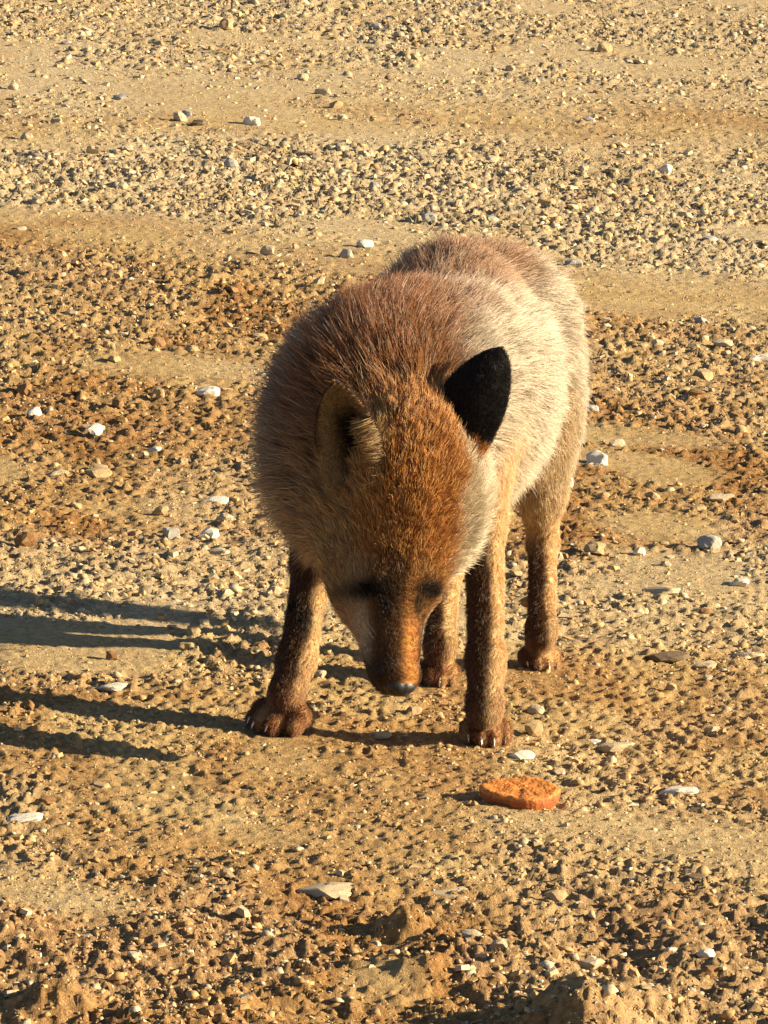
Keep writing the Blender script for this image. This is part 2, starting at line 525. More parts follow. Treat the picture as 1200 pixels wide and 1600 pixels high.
# ------------------------------------------------------------------ the biscuit
def build_biscuit():
    cx, cy = ground_hit(814, 1262)
    cy += .02
    n_r, n_a = 14, 72
    R, T = .0340, .0160
    rows = []
    prof = [(0, T)] + [(q, T + .0006 * math.sin(9 * q)) for q in (.2, .4, .6, .8, .9)] + [(.965, T * .99), (.985, T * .95), (1.0, T * .84), (1.0, T * .6), (.965, T * .35), (.90, T * .12), (.82, .0), (.5, .0), (0, .0)]
    verts = []
    for q, z in prof:
        for a in range(n_a):
            t = 2 * math.pi * a / n_a
            # one end is drawn out to a blunt corner, the other is round
            rad = R * (1 + .10 * math.cos(t - math.pi * 1.02) ** 5 * (math.cos(t) < 0) - .10 * abs(math.sin(t)) * (math.cos(t) < -.2))
            rad *= 1 + .012 * math.sin(26 * t) * (.9 < q) * (math.cos(t) > 0) + .02 * math.sin(5 * t + 1)
            nz = (vnoise2(np.array([q * 9 * math.cos(t) + 20.]), np.array([q * 9 * math.sin(t) + 20.]), 77)[0] - .5) * .0024 if z > T * .5 else 0
            verts.append((q * rad * math.cos(t), q * rad * .80 * math.sin(t), z + nz))
    faces = []
    for i in range(len(prof) - 1):
        for a in range(n_a):
            b = (a + 1) % n_a
            faces.append((i * n_a + a, i * n_a + b, (i + 1) * n_a + b, (i + 1) * n_a + a))
    me = mesh_from('biscuit', np.array(verts), np.array(faces)[:, ::-1], True)
    m, nt, bs = new_mat('baked_crust')
    tc = N(nt, 'ShaderNodeTexCoord')
    n = N(nt, 'ShaderNodeTexNoise', **{'Scale': 190.0, 'Detail': 6.0, 'Roughness': .7}); nt.links.new(tc.outputs['Object'], n.inputs['Vector'])
    v = N(nt, 'ShaderNodeTexVoronoi', **{'Scale': 330.0}); nt.links.new(tc.outputs['Object'], v.inputs['Vector'])
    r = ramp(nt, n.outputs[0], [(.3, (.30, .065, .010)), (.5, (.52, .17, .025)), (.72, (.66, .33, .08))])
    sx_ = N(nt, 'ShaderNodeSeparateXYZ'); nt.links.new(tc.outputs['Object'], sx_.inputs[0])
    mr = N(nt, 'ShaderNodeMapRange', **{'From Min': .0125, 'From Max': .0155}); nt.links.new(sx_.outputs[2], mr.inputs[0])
    r3 = ramp(nt, n.outputs[0], [(.3, (.20, .040, .008)), (.7, (.42, .12, .020))])  # side crust browner than the top, also standing in for its shade
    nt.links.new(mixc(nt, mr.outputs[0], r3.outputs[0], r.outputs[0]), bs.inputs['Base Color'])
    bs.inputs['Roughness'].default_value = .75
    ad = N(nt, 'ShaderNodeMath', operation='ADD'); nt.links.new(n.outputs[0], ad.inputs[0]); nt.links.new(v.outputs[0], ad.inputs[1])
    b = N(nt, 'ShaderNodeBump', **{'Strength': .7, 'Distance': .0009}); nt.links.new(ad.outputs[0], b.inputs['Height'])
    nt.links.new(b.outputs[0], bs.inputs['Normal'])
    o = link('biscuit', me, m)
    z = float(ground_z(np.array([cx]), np.array([cy]))[0])
    o.location = (cx, cy, z - .001)
    o.rotation_euler = (math.radians(10), math.radians(2), math.radians(-6))
    tag(o, 'round orange brown baked biscuit lying on trodden earth', 'biscuit')


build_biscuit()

# ------------------------------------------------------------------ the fox
# body = smooth union of round cones and ellipsoids, meshed with surface nets
PR = []   # primitives


def cone(region, a, ra, b, rb, k=.02):
    PR.append(dict(t='c', reg=region, a=np.array(a), b=np.array(b), ra=ra, rb=rb, k=k))


def ell(region, c, r, rot=None, k=.02):
    PR.append(dict(t='e', reg=region, c=np.array(c), r=np.array(r), R=np.eye(3) if rot is None else np.array(rot), k=k))


def sdf(pr, p):
    if pr['t'] == 'c':
        ab = pr['b'] - pr['a']
        h = np.clip(((p - pr['a']) @ ab) / (ab @ ab), 0, 1)
        return np.linalg.norm(p - pr['a'] - h[..., None] * ab, axis=-1) - lerp(pr['ra'], pr['rb'], h)
    q = (p - pr['c']) @ pr['R']
    k0 = np.linalg.norm(q / pr['r'], axis=-1); k1 = np.linalg.norm(q / pr['r'] ** 2, axis=-1)
    return np.where(k1 < 1e-6, -pr['r'].min(), k0 * (k0 - 1) / np.maximum(k1, 1e-6))


def bounds(pr, m):
    if pr['t'] == 'c':
        lo = np.minimum(pr['a'] - pr['ra'], pr['b'] - pr['rb']); hi = np.maximum(pr['a'] + pr['ra'], pr['b'] + pr['rb'])
    else:
        e = np.sqrt(((pr['R'] * pr['r']) ** 2).sum(1)); lo = pr['c'] - e; hi = pr['c'] + e
    return lo - m, hi + m


# head frame: muzzle axis points down and a little towards the camera, face turned a little to the lit side
HF = -.055                               # the head hangs in front of the forelegs
NOSE = P(624, 1070, -.105 + HF); CROWN = P(640, 668, -.045 + HF)
ax = NOSE - CROWN; HEADLEN = np.linalg.norm(ax); ax /= HEADLEN
lat = np.array([math.cos(.42), math.sin(.42), 0]); lat -= ax * (lat @ ax); lat /= np.linalg.norm(lat)
dor = np.cross(lat, ax); dor = dor if dor[1] < 0 else -dor
HR = np.stack([lat, ax, dor], 1)       # columns: local x, y, z


def H(px, py, Y):
    return P(px, py, Y)


# torso
ell('rump', P(772, 545, .42), (.076, .095, .094))
ell('thigh', P(834, 628, .39), (.035, .060, .070))
ell('thigh', P(700, 665, .38), (.038, .065, .080))
ell('flank', P(704, 540, .33), (.072, .10, .090), k=.02)
ell('flank', P(738, 590, .26), (.074, .085, .088), k=.014)
ell('flank', P(692, 615, .17), (.092, .12, .096), k=.04)
ell('shoulder', P(622, 630, .08), (.094, .11, .094), k=.04)
ell('neck', P(582, 678, .02), (.084, .080, .094), k=.04)
ell('neck', P(552, 745, -.005), (.064, .06, .068), k=.03)
cone('neck', P(610, 640, .0), .065, P(640, 740, -.05), .045, k=.03)
cone('belly', P(690, 745, .12), .05, P(770, 680, .34), .040, k=.03)
# head
ell('crown', P(645, 745, -.03 + HF), (.054, .072, .046), HR, k=.03)
ell('cheek', P(568, 815, -.012 + HF), (.040, .055, .042), HR, k=.03)
ell('cheek', P(697, 795, -.005 + HF), (.028, .052, .034), HR, k=.03)
ell('brow', P(625, 880, -.048 + HF), (.043, .048, .036), HR, k=.03)
ell('brow', P(575, 908, -.040 + HF), (.034, .040, .030), HR, k=.025)
cone('muzzle', P(608, 930, -.062 + HF), .0320, P(619, 1050, -.095 + HF), .0190, k=.02)
cone('muzzle', P(590, 950, -.052 + HF), .0235, P(606, 1050, -.086 + HF), .0150, k=.015)
ell('muzzle', P(622, 1058, -.100 + HF), (.0175, .012, .014), HR, k=.01)
# front legs
cone('leg', P(520, 770, .05), .034, P(490, 880, .055), .0195, k=.03)
cone('leg', P(490, 880, .055), .0170, P(464, 1030, .022), .0150, k=.012)
cone('leg', P(464, 1030, .022), .0150, P(447, 1095, .008), .0145, k=.012)
cone('leg', P(735, 720, .06), .036, P(757, 815, .07), .0190, k=.03)
cone('leg', P(757, 815, .07), .0170, P(759, 1030, .012), .0150, k=.012)
cone('leg', P(759, 1030, .012), .0150, P(757, 1110, -.002), .0150, k=.012)
# hind legs
cone('thigh', P(832, 640, .37), .042, P(845, 765, .40), .0195, k=.03)
cone('leg', P(845, 765, .40), .0185, P(848, 850, .435), .0130, k=.02)
cone('leg', P(848, 850, .435), .0125, P(846, 985, .36), .0120, k=.01)
cone('thigh', P(700, 690, .36), .045, P(696, 800, .33), .026, k=.03)
cone('leg', P(696, 800, .33), .021, P(694, 890, .365), .0165, k=.02)
cone('leg', P(694, 890, .365), .0145, P(687, 1010, .285), .0130, k=.01)


def gz(x, y):
    return float(gz_low(np.array([x]), np.array([y]))[0][0])


CLAWS = []


def paw(px, py, heading, width, length, wrist, spread=1.0, claw=.0075):
    """four toes on the ground at photo pixel px,py (front of the paw); heading: angle of the toes, 0 = towards camera"""
    x, y = ground_hit(px, py)
    f = np.array([math.sin(heading), -math.cos(heading), 0]); s = np.array([math.cos(heading), math.sin(heading), 0])
    front = np.array([x, y, gz(x, y)])
    tr = width * .155
    base = front - f * length * .62 + np.array([0, 0, tr * 1.25])
    ell('paw', base, (width * .40, length * .36, tr * 1.15), np.stack([s, f, [0, 0, 1]], 1), k=.008)
    cone('leg', wrist, .0130, base + np.array([0, 0, .004]), width * .27, k=.010)
    for off, fw in ((-.36, -.20), (-.125, 0), (.125, 0), (.36, -.20)):
        tip = front + s * off * width * spread * 1.02 + f * (fw * length - tr * .6)
        tip[2] = gz(tip[0], tip[1]) + tr * .82
        root = base + s * off * width * .8 - f * .004
        mid = lerp(root, tip, .55) + np.array([0, 0, tr * .75])
        cone('paw', root, tr * .95, mid, tr * 1.0, k=.0035)
        cone('paw', mid, tr * 1.0, tip, tr * .82, k=.0035)
        CLAWS.append((tip + f * tr * .55 + np.array([0, 0, tr * .28]), f, claw))


paw(408, 1148, math.radians(-38), .060, .062, P(445, 1085, .01), 1.05, .0095)
paw(762, 1169, math.radians(4), .048, .055, P(757, 1100, .0), .95, .0085)
paw(679, 1074, math.radians(-8), .041, .050, P(687, 1005, .285), .95)
paw(850, 1049, math.radians(10), .041, .050, P(846, 985, .36), .95)
# tail: hangs behind the body, curling towards the shaded side
TAIL = [(P(752, 500, .49), .024), (np.array([.070, .53, .255]), .024), (np.array([.045, .535, .195]), .026), (np.array([.022, .525, .145]), .026), (np.array([.012, .515, .095]), .022), (np.array([.008, .505, .062]), .012)]
for (a, ra), (b, rb) in zip(TAIL[:-1], TAIL[1:]):
    cone('tail', a, ra, b, rb, k=.02)


def build_field(lo, hi, h):
    n = np.ceil((hi - lo) / h).astype(int) + 1
    F = np.full(n, .2, np.float32)
    A = [lo[i] + h * np.arange(n[i]) for i in range(3)]
    for pr in PR:
        bl, bh = bounds(pr, .03 + pr['k'])
        i0 = np.maximum(((bl - lo) / h).astype(int), 0); i1 = np.minimum(((bh - lo) / h).astype(int) + 2, n)
        sl = tuple(slice(i0[i], i1[i]) for i in range(3))
        p = np.stack(np.meshgrid(*[A[i][sl[i]] for i in range(3)], indexing='ij'), -1)
        d = sdf(pr, p).astype(np.float32); f = F[sl]; k = pr['k']
        hh = np.maximum(k - np.abs(d - f), 0) / k
        F[sl] = np.minimum(d, f) - hh * hh * k * .25
    return F


def surface_nets(F, lo, h):
    S = F < 0
    c = [F[i:F.shape[0] - 1 + i, j:F.shape[1] - 1 + j, k:F.shape[2] - 1 + k] for i in (0, 1) for j in (0, 1) for k in (0, 1)]
    s = sum((q < 0).astype(np.int8) for q in c)
    act = (s > 0) & (s < 8)
    cells = np.argwhere(act)
    vid = np.full(act.shape, -1, np.int64); vid[act] = np.arange(len(cells))
    vals = np.stack([q[act] for q in c], 1)
    off = np.array([(i, j, k) for i in (0, 1) for j in (0, 1) for k in (0, 1)], float)
    acc = np.zeros((len(cells), 3)); cnt = np.zeros(len(cells))
    for a in range(8):
        for b in range(a + 1, 8):
            if np.abs(off[a] - off[b]).sum() == 1:
                va, vb = vals[:, a], vals[:, b]
                m = (va < 0) != (vb < 0)
                t = np.where(m, va / np.where(m, va - vb, 1), 0)
                acc += m[:, None] * (off[a] + t[:, None] * (off[b] - off[a])); cnt += m
    V = lo + h * (cells + acc / cnt[:, None])
    faces = []
    for d in range(3):
        e = [0, 0, 0]; e[d] = 1
        s0 = S[:-1 if d == 0 else None, :-1 if d == 1 else None, :-1 if d == 2 else None]
        s1 = S[1 if d == 0 else 0:, 1 if d == 1 else 0:, 1 if d == 2 else 0:]
        ed = np.argwhere(s0 != s1)
        o1, o2 = [(1, 2), (2, 0), (0, 1)][d]
        ed = ed[(ed[:, o1] > 0) & (ed[:, o2] > 0)]
        u = np.zeros(3, int); u[o1] = 1; w = np.zeros(3, int); w[o2] = 1
        g = lambda q: vid[tuple(q.T)]
        q = np.stack([g(ed - u - w), g(ed - w), g(ed), g(ed - u)], 1)
        flip = ~S[tuple(ed.T)]
        q[flip] = q[flip][:, ::-1]
        faces.append(q)
    return V, np.concatenate(faces)


LO, HI, HS = np.array([-.20, -.20, -.035]), np.array([.26, .72, .45]), .0028
F = build_field(LO, HI, HS)
BV, BF = surface_nets(F, LO, HS)
BF = BF[(BF >= 0).all(1)]


# ears: cupped shells
def ear_shell(B, T, W, Nn, width, cup, thick=.0028, nu=17, nv=20):
    B, T = np.array(B), np.array(T)
    A = T - B
    W = W - A * (W @ A) / (A @ A); W /= np.linalg.norm(W)
    Nn = np.cross(A / np.linalg.norm(A), W) * np.sign(np.dot(np.cross(A, W), Nn))
    us = np.linspace(-1, 1, nu); vs = np.linspace(0, 1, nv)
    def surf(u, v, off):
        w = width * .5 * max(.03, (.80 + .62 * v * (1 - v)) * (1 - v ** 3.1) ** .60)
        return B + A * (v - .05 * u * u * (1 - v) * 0) + W * u * w + Nn * (cup * (u * u - .45) * (w / (width * .5)) + off - .006 * math.sin(v * math.pi) + .010 * v * v)
    front = [[surf(u, v, thick * .5) for u in us] for v in vs]
    back = [[surf(u, v, -thick * .5) for u in us] for v in vs]
    V = np.array([p for r in front for p in r] + [p for r in back for p in r])
    i = np.arange(nu * nv).reshape(nv, nu)
    q = np.stack([i[:-1, :-1], i[:-1, 1:], i[1:, 1:], i[1:, :-1]], -1).reshape(-1, 4)
    F_ = [q, q[:, ::-1] + nu * nv]
    rim = np.concatenate([i[:, 0], i[-1, 1:], i[::-1, -1][1:], i[0, ::-1][1:-1]])
    rim2 = np.roll(rim, -1)
    F_.append(np.stack([rim, rim2, rim2 + nu * nv, rim + nu * nv], 1))
    Fa = np.concatenate(F_)
    # per-vertex attributes: u, v, side (+1 inside)
    at = np.array([[u, v, 1] for v in vs for u in us] + [[u, v, -1] for v in vs for u in us])
    a, b, c_ = V[Fa[0, 0]], V[Fa[0, 1]], V[Fa[0, 2]]
    if np.dot(np.cross(b - a, c_ - a), Nn) < 0: Fa = Fa[:, ::-1]
    return V, Fa, at


EARS = [ear_shell(P(562, 762, -.058 + HF), P(527, 594, -.060 + HF), np.array([.90, -.16, 0]), np.array([-.35, -.9, 0]), .066, .020),
        ear_shell(P(694, 712, -.024 + HF), P(779, 541, -.008 + HF), np.array([.86, -.20, .3]), np.array([.4, .9, 0]), .072, .016)]
verts, faces, n0 = [BV], [BF], len(BV)
EAR_OFF = []
for V, Fa, at in EARS:
    EAR_OFF.append(n0); verts.append(V); faces.append(Fa + n0); n0 += len(V)
VV = np.concatenate(verts); FF = np.concatenate(faces)

# ---------------------------------------- fur properties, blended from the primitives
BACK = np.array([.24, .95, -.12]); BACK /= np.linalg.norm(BACK)
REG = {  # length, lift, comb direction, width
    'rump': (.026, .32, BACK + [0, 0, -.5], 1.0), 'thigh': (.015, .28, np.array([.1, .5, -1.]), 1.0), 'flank': (.027, .34, BACK + [0, 0, -.30], 1.2),
    'belly': (.022, .35, np.array([.1, .6, -.8]), 1.0), 'shoulder': (.032, .42, BACK + [0, 0, -.05], 1.25), 'neck': (.034, .46, np.array([-.15, .75, .15]), 1.3),
    'crown': (.0125, .36, -ax + [0, .3, 0], 1.2), 'cheek': (.020, .38, -ax * .7 + [0, .5, 0], .9), 'brow': (.0085, .30, -ax, 1.0),
    'muzzle': (.0042, .22, -ax, .6), 'leg': (.0055, .20, np.array([0, 0, -1.]), .7), 'paw': (.0050, .25, np.array([0, -.8, -.5]), .65), 'tail': (.028, .40, np.array([-.5, .3, -.8]), 1.1),
}


def blend(p, sigma=.010):
    """region weights at points p -> dict of arrays"""
    W = {}
    tot = np.zeros(len(p))
    for pr in PR:
        w = np.exp(-np.clip(np.abs(sdf(pr, p)), 0, .3) / sigma) * (.6 if pr['reg'] == 'neck' else 1)
        W[pr['reg']] = W.get(pr['reg'], 0) + w; tot += w
    return {k: v / tot for k, v in W.items()}


SPINE = [P(600, 520, .02), P(640, 480, .10), P(690, 440, .24), P(735, 395, .40), P(752, 420, .50)]


def dist_poly(p, pts):
    d = np.full(len(p), 9.)
    for a, b in zip(pts[:-1], pts[1:]):
        ab = b - a; h = np.clip(((p - a) @ ab) / (ab @ ab), 0, 1)
        d = np.minimum(d, np.linalg.norm(p - a - h[:, None] * ab, axis=1))
    return d


C = lambda *a: np.array(a)
RUFOUS, ORANGE, CREAM, GREYC, DARKBR, BLACKISH, REDBR, TANC, OCHRE, WHITE = (
    C(.47, .185, .048), C(.66, .32, .090), C(.70, .61, .475), C(.54, .45, .33), C(.075, .034, .016), C(.010, .008, .007), C(.25, .090, .032), C(.50, .30, .12), C(.46, .25, .075), C(.70, .60, .43))


def coat(p, nrm, W):
    """root and tip colour of the coat at points p with normals nrm"""
    n = len(p)
    g = lambda k: np.asarray(W.get(k, np.zeros(n)))[:, None]
    nz = vnoise3(p * 45, 5)[:, None]; nf = vnoise3(p * 140, 6)[:, None]
    # torso
    ds = dist_poly(p, SPINE)[:, None]
    sad = 1 - sstep(.035, .085, ds + .035 * (nz - .5))
    torso = lerp(lerp(CREAM, GREYC, .55 * nz), lerp(REDBR, C(.40, .21, .10), .15 + .6 * sstep(.12, .30, p[:, 1:2])), .9 * sad)
    torso = lerp(torso, CREAM, .65 * np.exp(-((p[:, 1:2] - .145 - .5 * (p[:, 0:1] - .05)) / .022) ** 2) * sstep(.02, .06, p[:, 0:1]))
    yellow = sstep(.25, .13, p[:, 2:3] + .03 * (nz - .5))
    torso = lerp(torso, C(.56, .40, .20), .6 * yellow)
    crease = np.exp(-((p[:, 1:2] - .335 + .25 * (p[:, 2:3] - .25)) / .018) ** 2) * sstep(.13, .16, p[:, 0:1]) * sstep(.33, .27, p[:, 2:3])
    torso = lerp(torso, C(.56, .38, .16), .7 * crease)
    # neck and shoulders: brown and silver ticked, ochre below; left side painted darker for its shade
    up = sstep(.21, .33, p[:, 2:3] + .03 * (nz - .5))
    mid = 1 - sstep(.04, .10, np.abs(p[:, 0:1] + .005 + .02 * (nz - .5)))
    neck = lerp(C(.50, .35, .19), lerp(C(.24, .17, .115), C(.30, .115, .034), mid), up)
    neck = lerp(neck, CREAM, sstep(.05, .10, p[:, 0:1]))
    # head
    q = p - CROWN
    s = (q @ ax)[:, None]; t = (q @ lat)[:, None]; w = (q @ dor)[:, None]
    side = sstep(.030, .058, np.abs(t - .002) + .014 * (nz - .5) - .10 * np.clip(w, -1, .1))
    head = lerp(lerp(RUFOUS, ORANGE, nf), lerp(C(.50, .33, .13), WHITE, sstep(.0, .045, t)), side)
    head = lerp(head, C(.36, .24, .12), sstep(-.035, -.06, t) * .7)  # shaded left cheek painted ochre and darker, right one kept white
    # dark blaze in front of and between the eyes
    eye = np.exp(-((s - .140) / .030) ** 2 - ((t + .006) / .024) ** 2)
    head = lerp(head, DARKBR * 1.1, np.clip(1.35 * eye * (.7 + .6 * nf), 0, 1))
    for e in EYES:
        ed = p - e; es = (ed @ ax)[:, None]; et = (ed @ lat)[:, None]
        head = lerp(head, BLACKISH * 2, np.exp(-(es / .0085) ** 2 - (et / .017) ** 2))
        head = lerp(head, C(.42, .24, .09), .6 * np.exp(-((es + .016) / .006) ** 2 - (et / .016) ** 2))
    # muzzle: orange bridge, dusky sides deepened with painted shade, white lips
    msd = sstep(.003, .015, np.abs(t - .006) + .006 * (nz - .5))
    mz = lerp(lerp(RUFOUS, ORANGE, nf), C(.075, .038, .019), msd * .92)
    lip = sstep(.000, -.018, w + .006 * (nz - .5)) * (1 - sstep(.20, .225, s))
    mz = lerp(mz, C(.66, .54, .38), lip * .85)
    pad = np.exp(-((s - .218) / .020) ** 2 - ((np.abs(t - .003) - .025) / .011) ** 2)
    mz = lerp(mz, C(.035, .024, .018), .85 * pad)
    mz = lerp(mz, C(.10, .07, .05), np.exp(-((s - .245) / .010) ** 2) * .6)
    for e in EYES:
        ed = p - e; mz = lerp(mz, BLACKISH * 2, np.exp(-((ed @ ax)[:, None] / .0085) ** 2 - ((ed @ lat)[:, None] / .017) ** 2))
    hw = np.clip(g('muzzle'), 0, 1)
    # legs: dark lower down; sunlit tan and shaded dark sides painted in
    h = p[:, 2:3]
    front = sstep(.35, -.15, nrm[:, 0:1] + .7 * (nz - .5) - .10)  # mask of the side turned from the sun, painted as shade
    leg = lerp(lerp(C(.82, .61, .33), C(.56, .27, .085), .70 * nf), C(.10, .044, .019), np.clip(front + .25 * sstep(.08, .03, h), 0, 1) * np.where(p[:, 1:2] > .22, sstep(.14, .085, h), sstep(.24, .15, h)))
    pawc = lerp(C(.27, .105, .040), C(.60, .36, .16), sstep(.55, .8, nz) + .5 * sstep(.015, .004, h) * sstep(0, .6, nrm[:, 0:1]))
    pawc = lerp(pawc, DARKBR, .30 * sstep(.1, -.6, nrm[:, 0:1]))  # paws painted lighter towards the sun, darker away from it
    col = (g('rump') + g('thigh') + g('flank') + g('belly')) * torso + g('shoulder') * lerp(torso, neck, .72) + g('neck') * neck + (g('crown') + g('cheek') + g('brow')) * head + g('muzzle') * mz + g('leg') * leg + g('paw') * pawc + g('tail') * lerp(C(.35, .17, .07), CREAM, .2)
    for e in EYES:
        ed = p - e; es = (ed @ ax)[:, None]; et = (ed @ lat)[:, None]
        ey = np.exp(-((es - .25 * np.abs(et)) / .0070) ** 2 - (et / .0125) ** 2)
        ey = np.maximum(ey, .75 * np.exp(-((es - .014) / .014) ** 2 - ((et + np.sign(e[0] - .02) * .012) / .007) ** 2))
        col = lerp(col, BLACKISH * 1.6, np.clip(1.25 * ey, 0, 1))
    return col, s, t, w


me_w = blend(VV)


def on_body(px, py):
    """the point of the body seen at photo pixel px,py"""
    d = ray(px, py); d = d / np.linalg.norm(d); q = BV - [0, CAM_Y, CAM_Z]
    t = q @ d; off = np.linalg.norm(q - t[:, None] * d, axis=1)
    sel = np.where(off < .004)[0]
    return BV[sel[np.argmin(t[sel])]] if len(sel) else P(px, py, -.1 + HF)


EYES = [on_body(574, 920), on_body(676, 922)]
import_n = np.zeros_like(VV)
# vertex normals
fn = np.cross(VV[FF[:, 2]] - VV[FF[:, 0]], VV[FF[:, 3]] - VV[FF[:, 1]])
for k in range(4):
    np.add.at(import_n, FF[:, k], fn)
VN = import_n / np.maximum(np.linalg.norm(import_n, axis=1, keepdims=True), 1e-9)
# orient outward (field gradient points out)
tst = np.array([sum(0 for _ in ())])
cen = VV[:len(BV)] + VN[:len(BV)] * .003
ic = np.clip(((cen - LO) / HS).astype(int), 0, np.array(F.shape) - 1)
if np.mean(F[tuple(ic.T)]) < 0:
    FF[:len(BF)] = FF[:len(BF)][:, ::-1]; VN[:len(BV)] *= -1
vcol, _, _, _ = coat(VV, VN, me_w)


def ear_color(at, p):
    u, v, sd = at[:, 0:1], at[:, 1:2], at[:, 2:3]
    nz = vnoise3(p * 160, 9)[:, None]
    inner = lerp(C(.42, .28, .12), C(.018, .013, .010), np.exp(-((u - .02) / .55) ** 4) * sstep(.90, .60, v + .15 * (nz - .5)))
    inner = lerp(inner, C(.10, .04, .02), sstep(.86, .95, np.abs(u)) * sstep(.2, .5, v))
    back = lerp(RUFOUS, BLACKISH, sstep(.16, .25, v + .10 * (nz - .5)))
    return np.where(sd > 0, inner, back)


for (V, Fa, at), o0 in zip(EARS, EAR_OFF):
    vcol[o0:o0 + len(V)] = ear_color(at, V)

fox = bpy.data.objects.new('fox', None)
COL.objects.link(fox)
fox.location = (.03, .13, gz(.03, .13))
bpy.context.view_layer.update()
tag(fox, 'red fox standing with its head lowered, sniffing the ground by a biscuit', 'fox')

body_me = mesh_from('body', VV, FF, True, vcol * .75)
m_skin, nt, bs = new_mat('fox_underfur')
at_ = N(nt, 'ShaderNodeAttribute', attribute_name='tint')
tc = N(nt, 'ShaderNodeTexCoord'); nn = N(nt, 'ShaderNodeTexNoise', **{'Scale': 500.0, 'Detail': 3.0}); nt.links.new(tc.outputs['Object'], nn.inputs['Vector'])
r = ramp(nt, nn.outputs[0], [(.3, (.6, .6, .6)), (.7, (1.1, 1.1, 1.1))])
nt.links.new(mixc(nt, 1.0, at_.outputs['Color'], r.outputs[0], 'MULTIPLY'), bs.inputs['Base Color'])
bs.inputs['Roughness'].default_value = .9; bs.inputs['Specular IOR Level'].default_value = .1
body = link('body', body_me, m_skin, fox)

# ---------------------------------------- the fur itself
def grow(n_hairs):
    tri = np.concatenate([FF[:, [0, 1, 2]], FF[:, [0, 2, 3]]])
    a, b, c = VV[tri[:, 0]], VV[tri[:, 1]], VV[tri[:, 2]]
    area = .5 * np.linalg.norm(np.cross(b - a, c - a), axis=1)
    fcen = (a + b + c) / 3
    dens = np.ones(len(tri))
    short = sum(np.asarray(me_w.get(k, 0)) for k in ('muzzle', 'leg', 'paw', 'brow', 'crown'))
    dens = 1 + 2.0 * short[tri].mean(1)
    dens[fcen[:, 1] > .52] *= .5                         # tail and the far side need less
    is_ear = tri[:, 0] >= len(BV)
    dens[is_ear] = 4.5
    pr = area * dens; pr /= pr.sum()
    t = rng.choice(len(tri), n_hairs, p=pr)
    r1, r2_ = np.sqrt(rng.random(n_hairs)), rng.random(n_hairs)
    w0, w1, w2 = (1 - r1)[:, None], (r1 * (1 - r2_))[:, None], (r1 * r2_)[:, None]
    T = tri[t]
    root = VV[T[:, 0]] * w0 + VV[T[:, 1]] * w1 + VV[T[:, 2]] * w2
    nrm = VN[T[:, 0]] * w0 + VN[T[:, 1]] * w1 + VN[T[:, 2]] * w2
    nrm /= np.maximum(np.linalg.norm(nrm, axis=1, keepdims=True), 1e-9)
    ear = is_ear[t]
    W = blend(root)
    length = np.zeros(n_hairs); lift = np.zeros(n_hairs); width = np.zeros(n_hairs); comb = np.zeros((n_hairs, 3))
    for k, (L, lf, cd, wd) in REG.items():
        if k in W:
            cdn = np.array(cd, float); cdn /= np.linalg.norm(cdn)
            length += W[k] * L; lift += W[k] * lf; width += W[k] * wd; comb += W[k][:, None] * cdn
    col, s, tt, ww = coat(root, nrm, W)
    # ears
    evs = {}
    for (V, Fa, at), o0 in zip(EARS, EAR_OFF):
        sel = ear & (T[:, 0] >= o0) & (T[:, 0] < o0 + len(V))
        aa = at[T[sel, 0] - o0]
        length[sel] = np.where(aa[:, 2] > 0, .0045 + .016 * np.exp(-((aa[:, 0] - .75) / .3) ** 2) * (aa[:, 1] < .62), .0040)
        lift[sel] = np.where(aa[:, 2] > 0, .55, .16); width[sel] = .6
        Ad = V[0] * 0 + (V[len(V) // 2 - 1] - V[len(V) // 4 * 0 + 8]); Ad = Ad / np.linalg.norm(Ad)
        Wd = V[0] - V[16]; Wd = Wd / np.linalg.norm(Wd)
        comb[sel] = np.where((aa[:, 2:3] > 0) & (aa[:, 0:1] > .35), Ad * .35 + Wd * .9, Ad)
        cc = ear_color(aa, root[sel])
        tuft = ((aa[:, 2] > 0) & (aa[:, 0] > .4) & (aa[:, 1] < .62))[:, None]
        col[sel] = np.where(tuft, lerp(C(.55, .38, .17), C(.30, .18, .07), rng.random((sel.sum(), 1))), cc)
    # no fur on the nose leather
    keep = (np.linalg.norm(root - NOSE, axis=1) > .0125)
    comb /= np.maximum(np.linalg.norm(comb, axis=1, keepdims=True), 1e-9)
    tang = comb - nrm * (comb * nrm).sum(1, keepdims=True)
    tang /= np.maximum(np.linalg.norm(tang, axis=1, keepdims=True), .25)
    # wisps: neighbouring hairs lean together
    fr = np.where(length > .015, 70., 130.)[:, None]
    wob = np.stack([vnoise3(root * fr + 3, 81), vnoise3(root * fr + 3, 82), vnoise3(root * fr + 3, 83)], 1) - .5
    wob2 = np.stack([vnoise3(root * fr * 2.6, 84), vnoise3(root * fr * 2.6, 85), vnoise3(root * fr * 2.6, 86)], 1) - .5
    rnd = rng.normal(size=(n_hairs, 3)) * .13
    d = tang * (1 - lift)[:, None] + nrm * lift[:, None] + wob * .72 + wob2 * .55 + rnd
    d /= np.linalg.norm(d, axis=1, keepdims=True)
    into = (d * nrm).sum(1, keepdims=True)
    d = d + nrm * np.clip(.10 - into, 0, None); d /= np.linalg.norm(d, axis=1, keepdims=True)
    guard = rng.random(n_hairs) < .10
    length *= np.where(guard, 1.25, 1.0) * (.55 + .55 * rng.random(n_hairs)) * (1 + .25 * (vnoise3(root * 60, 88) - .5))
    start = nrm * .65 + d * .5
    npt = 5
    pts = np.zeros((n_hairs, npt, 3)); cur = root - nrm * .0006
    for i in range(npt):
        pts[:, i] = cur
        q = i / (npt - 1)
        dd = lerp(start, d + tang * .25 * q + [0, 0, -.18 * q], min(1, q * 1.6))
        dd = dd / np.linalg.norm(dd, axis=1, keepdims=True)
        cur = cur + dd * (length / (npt - 1))[:, None]
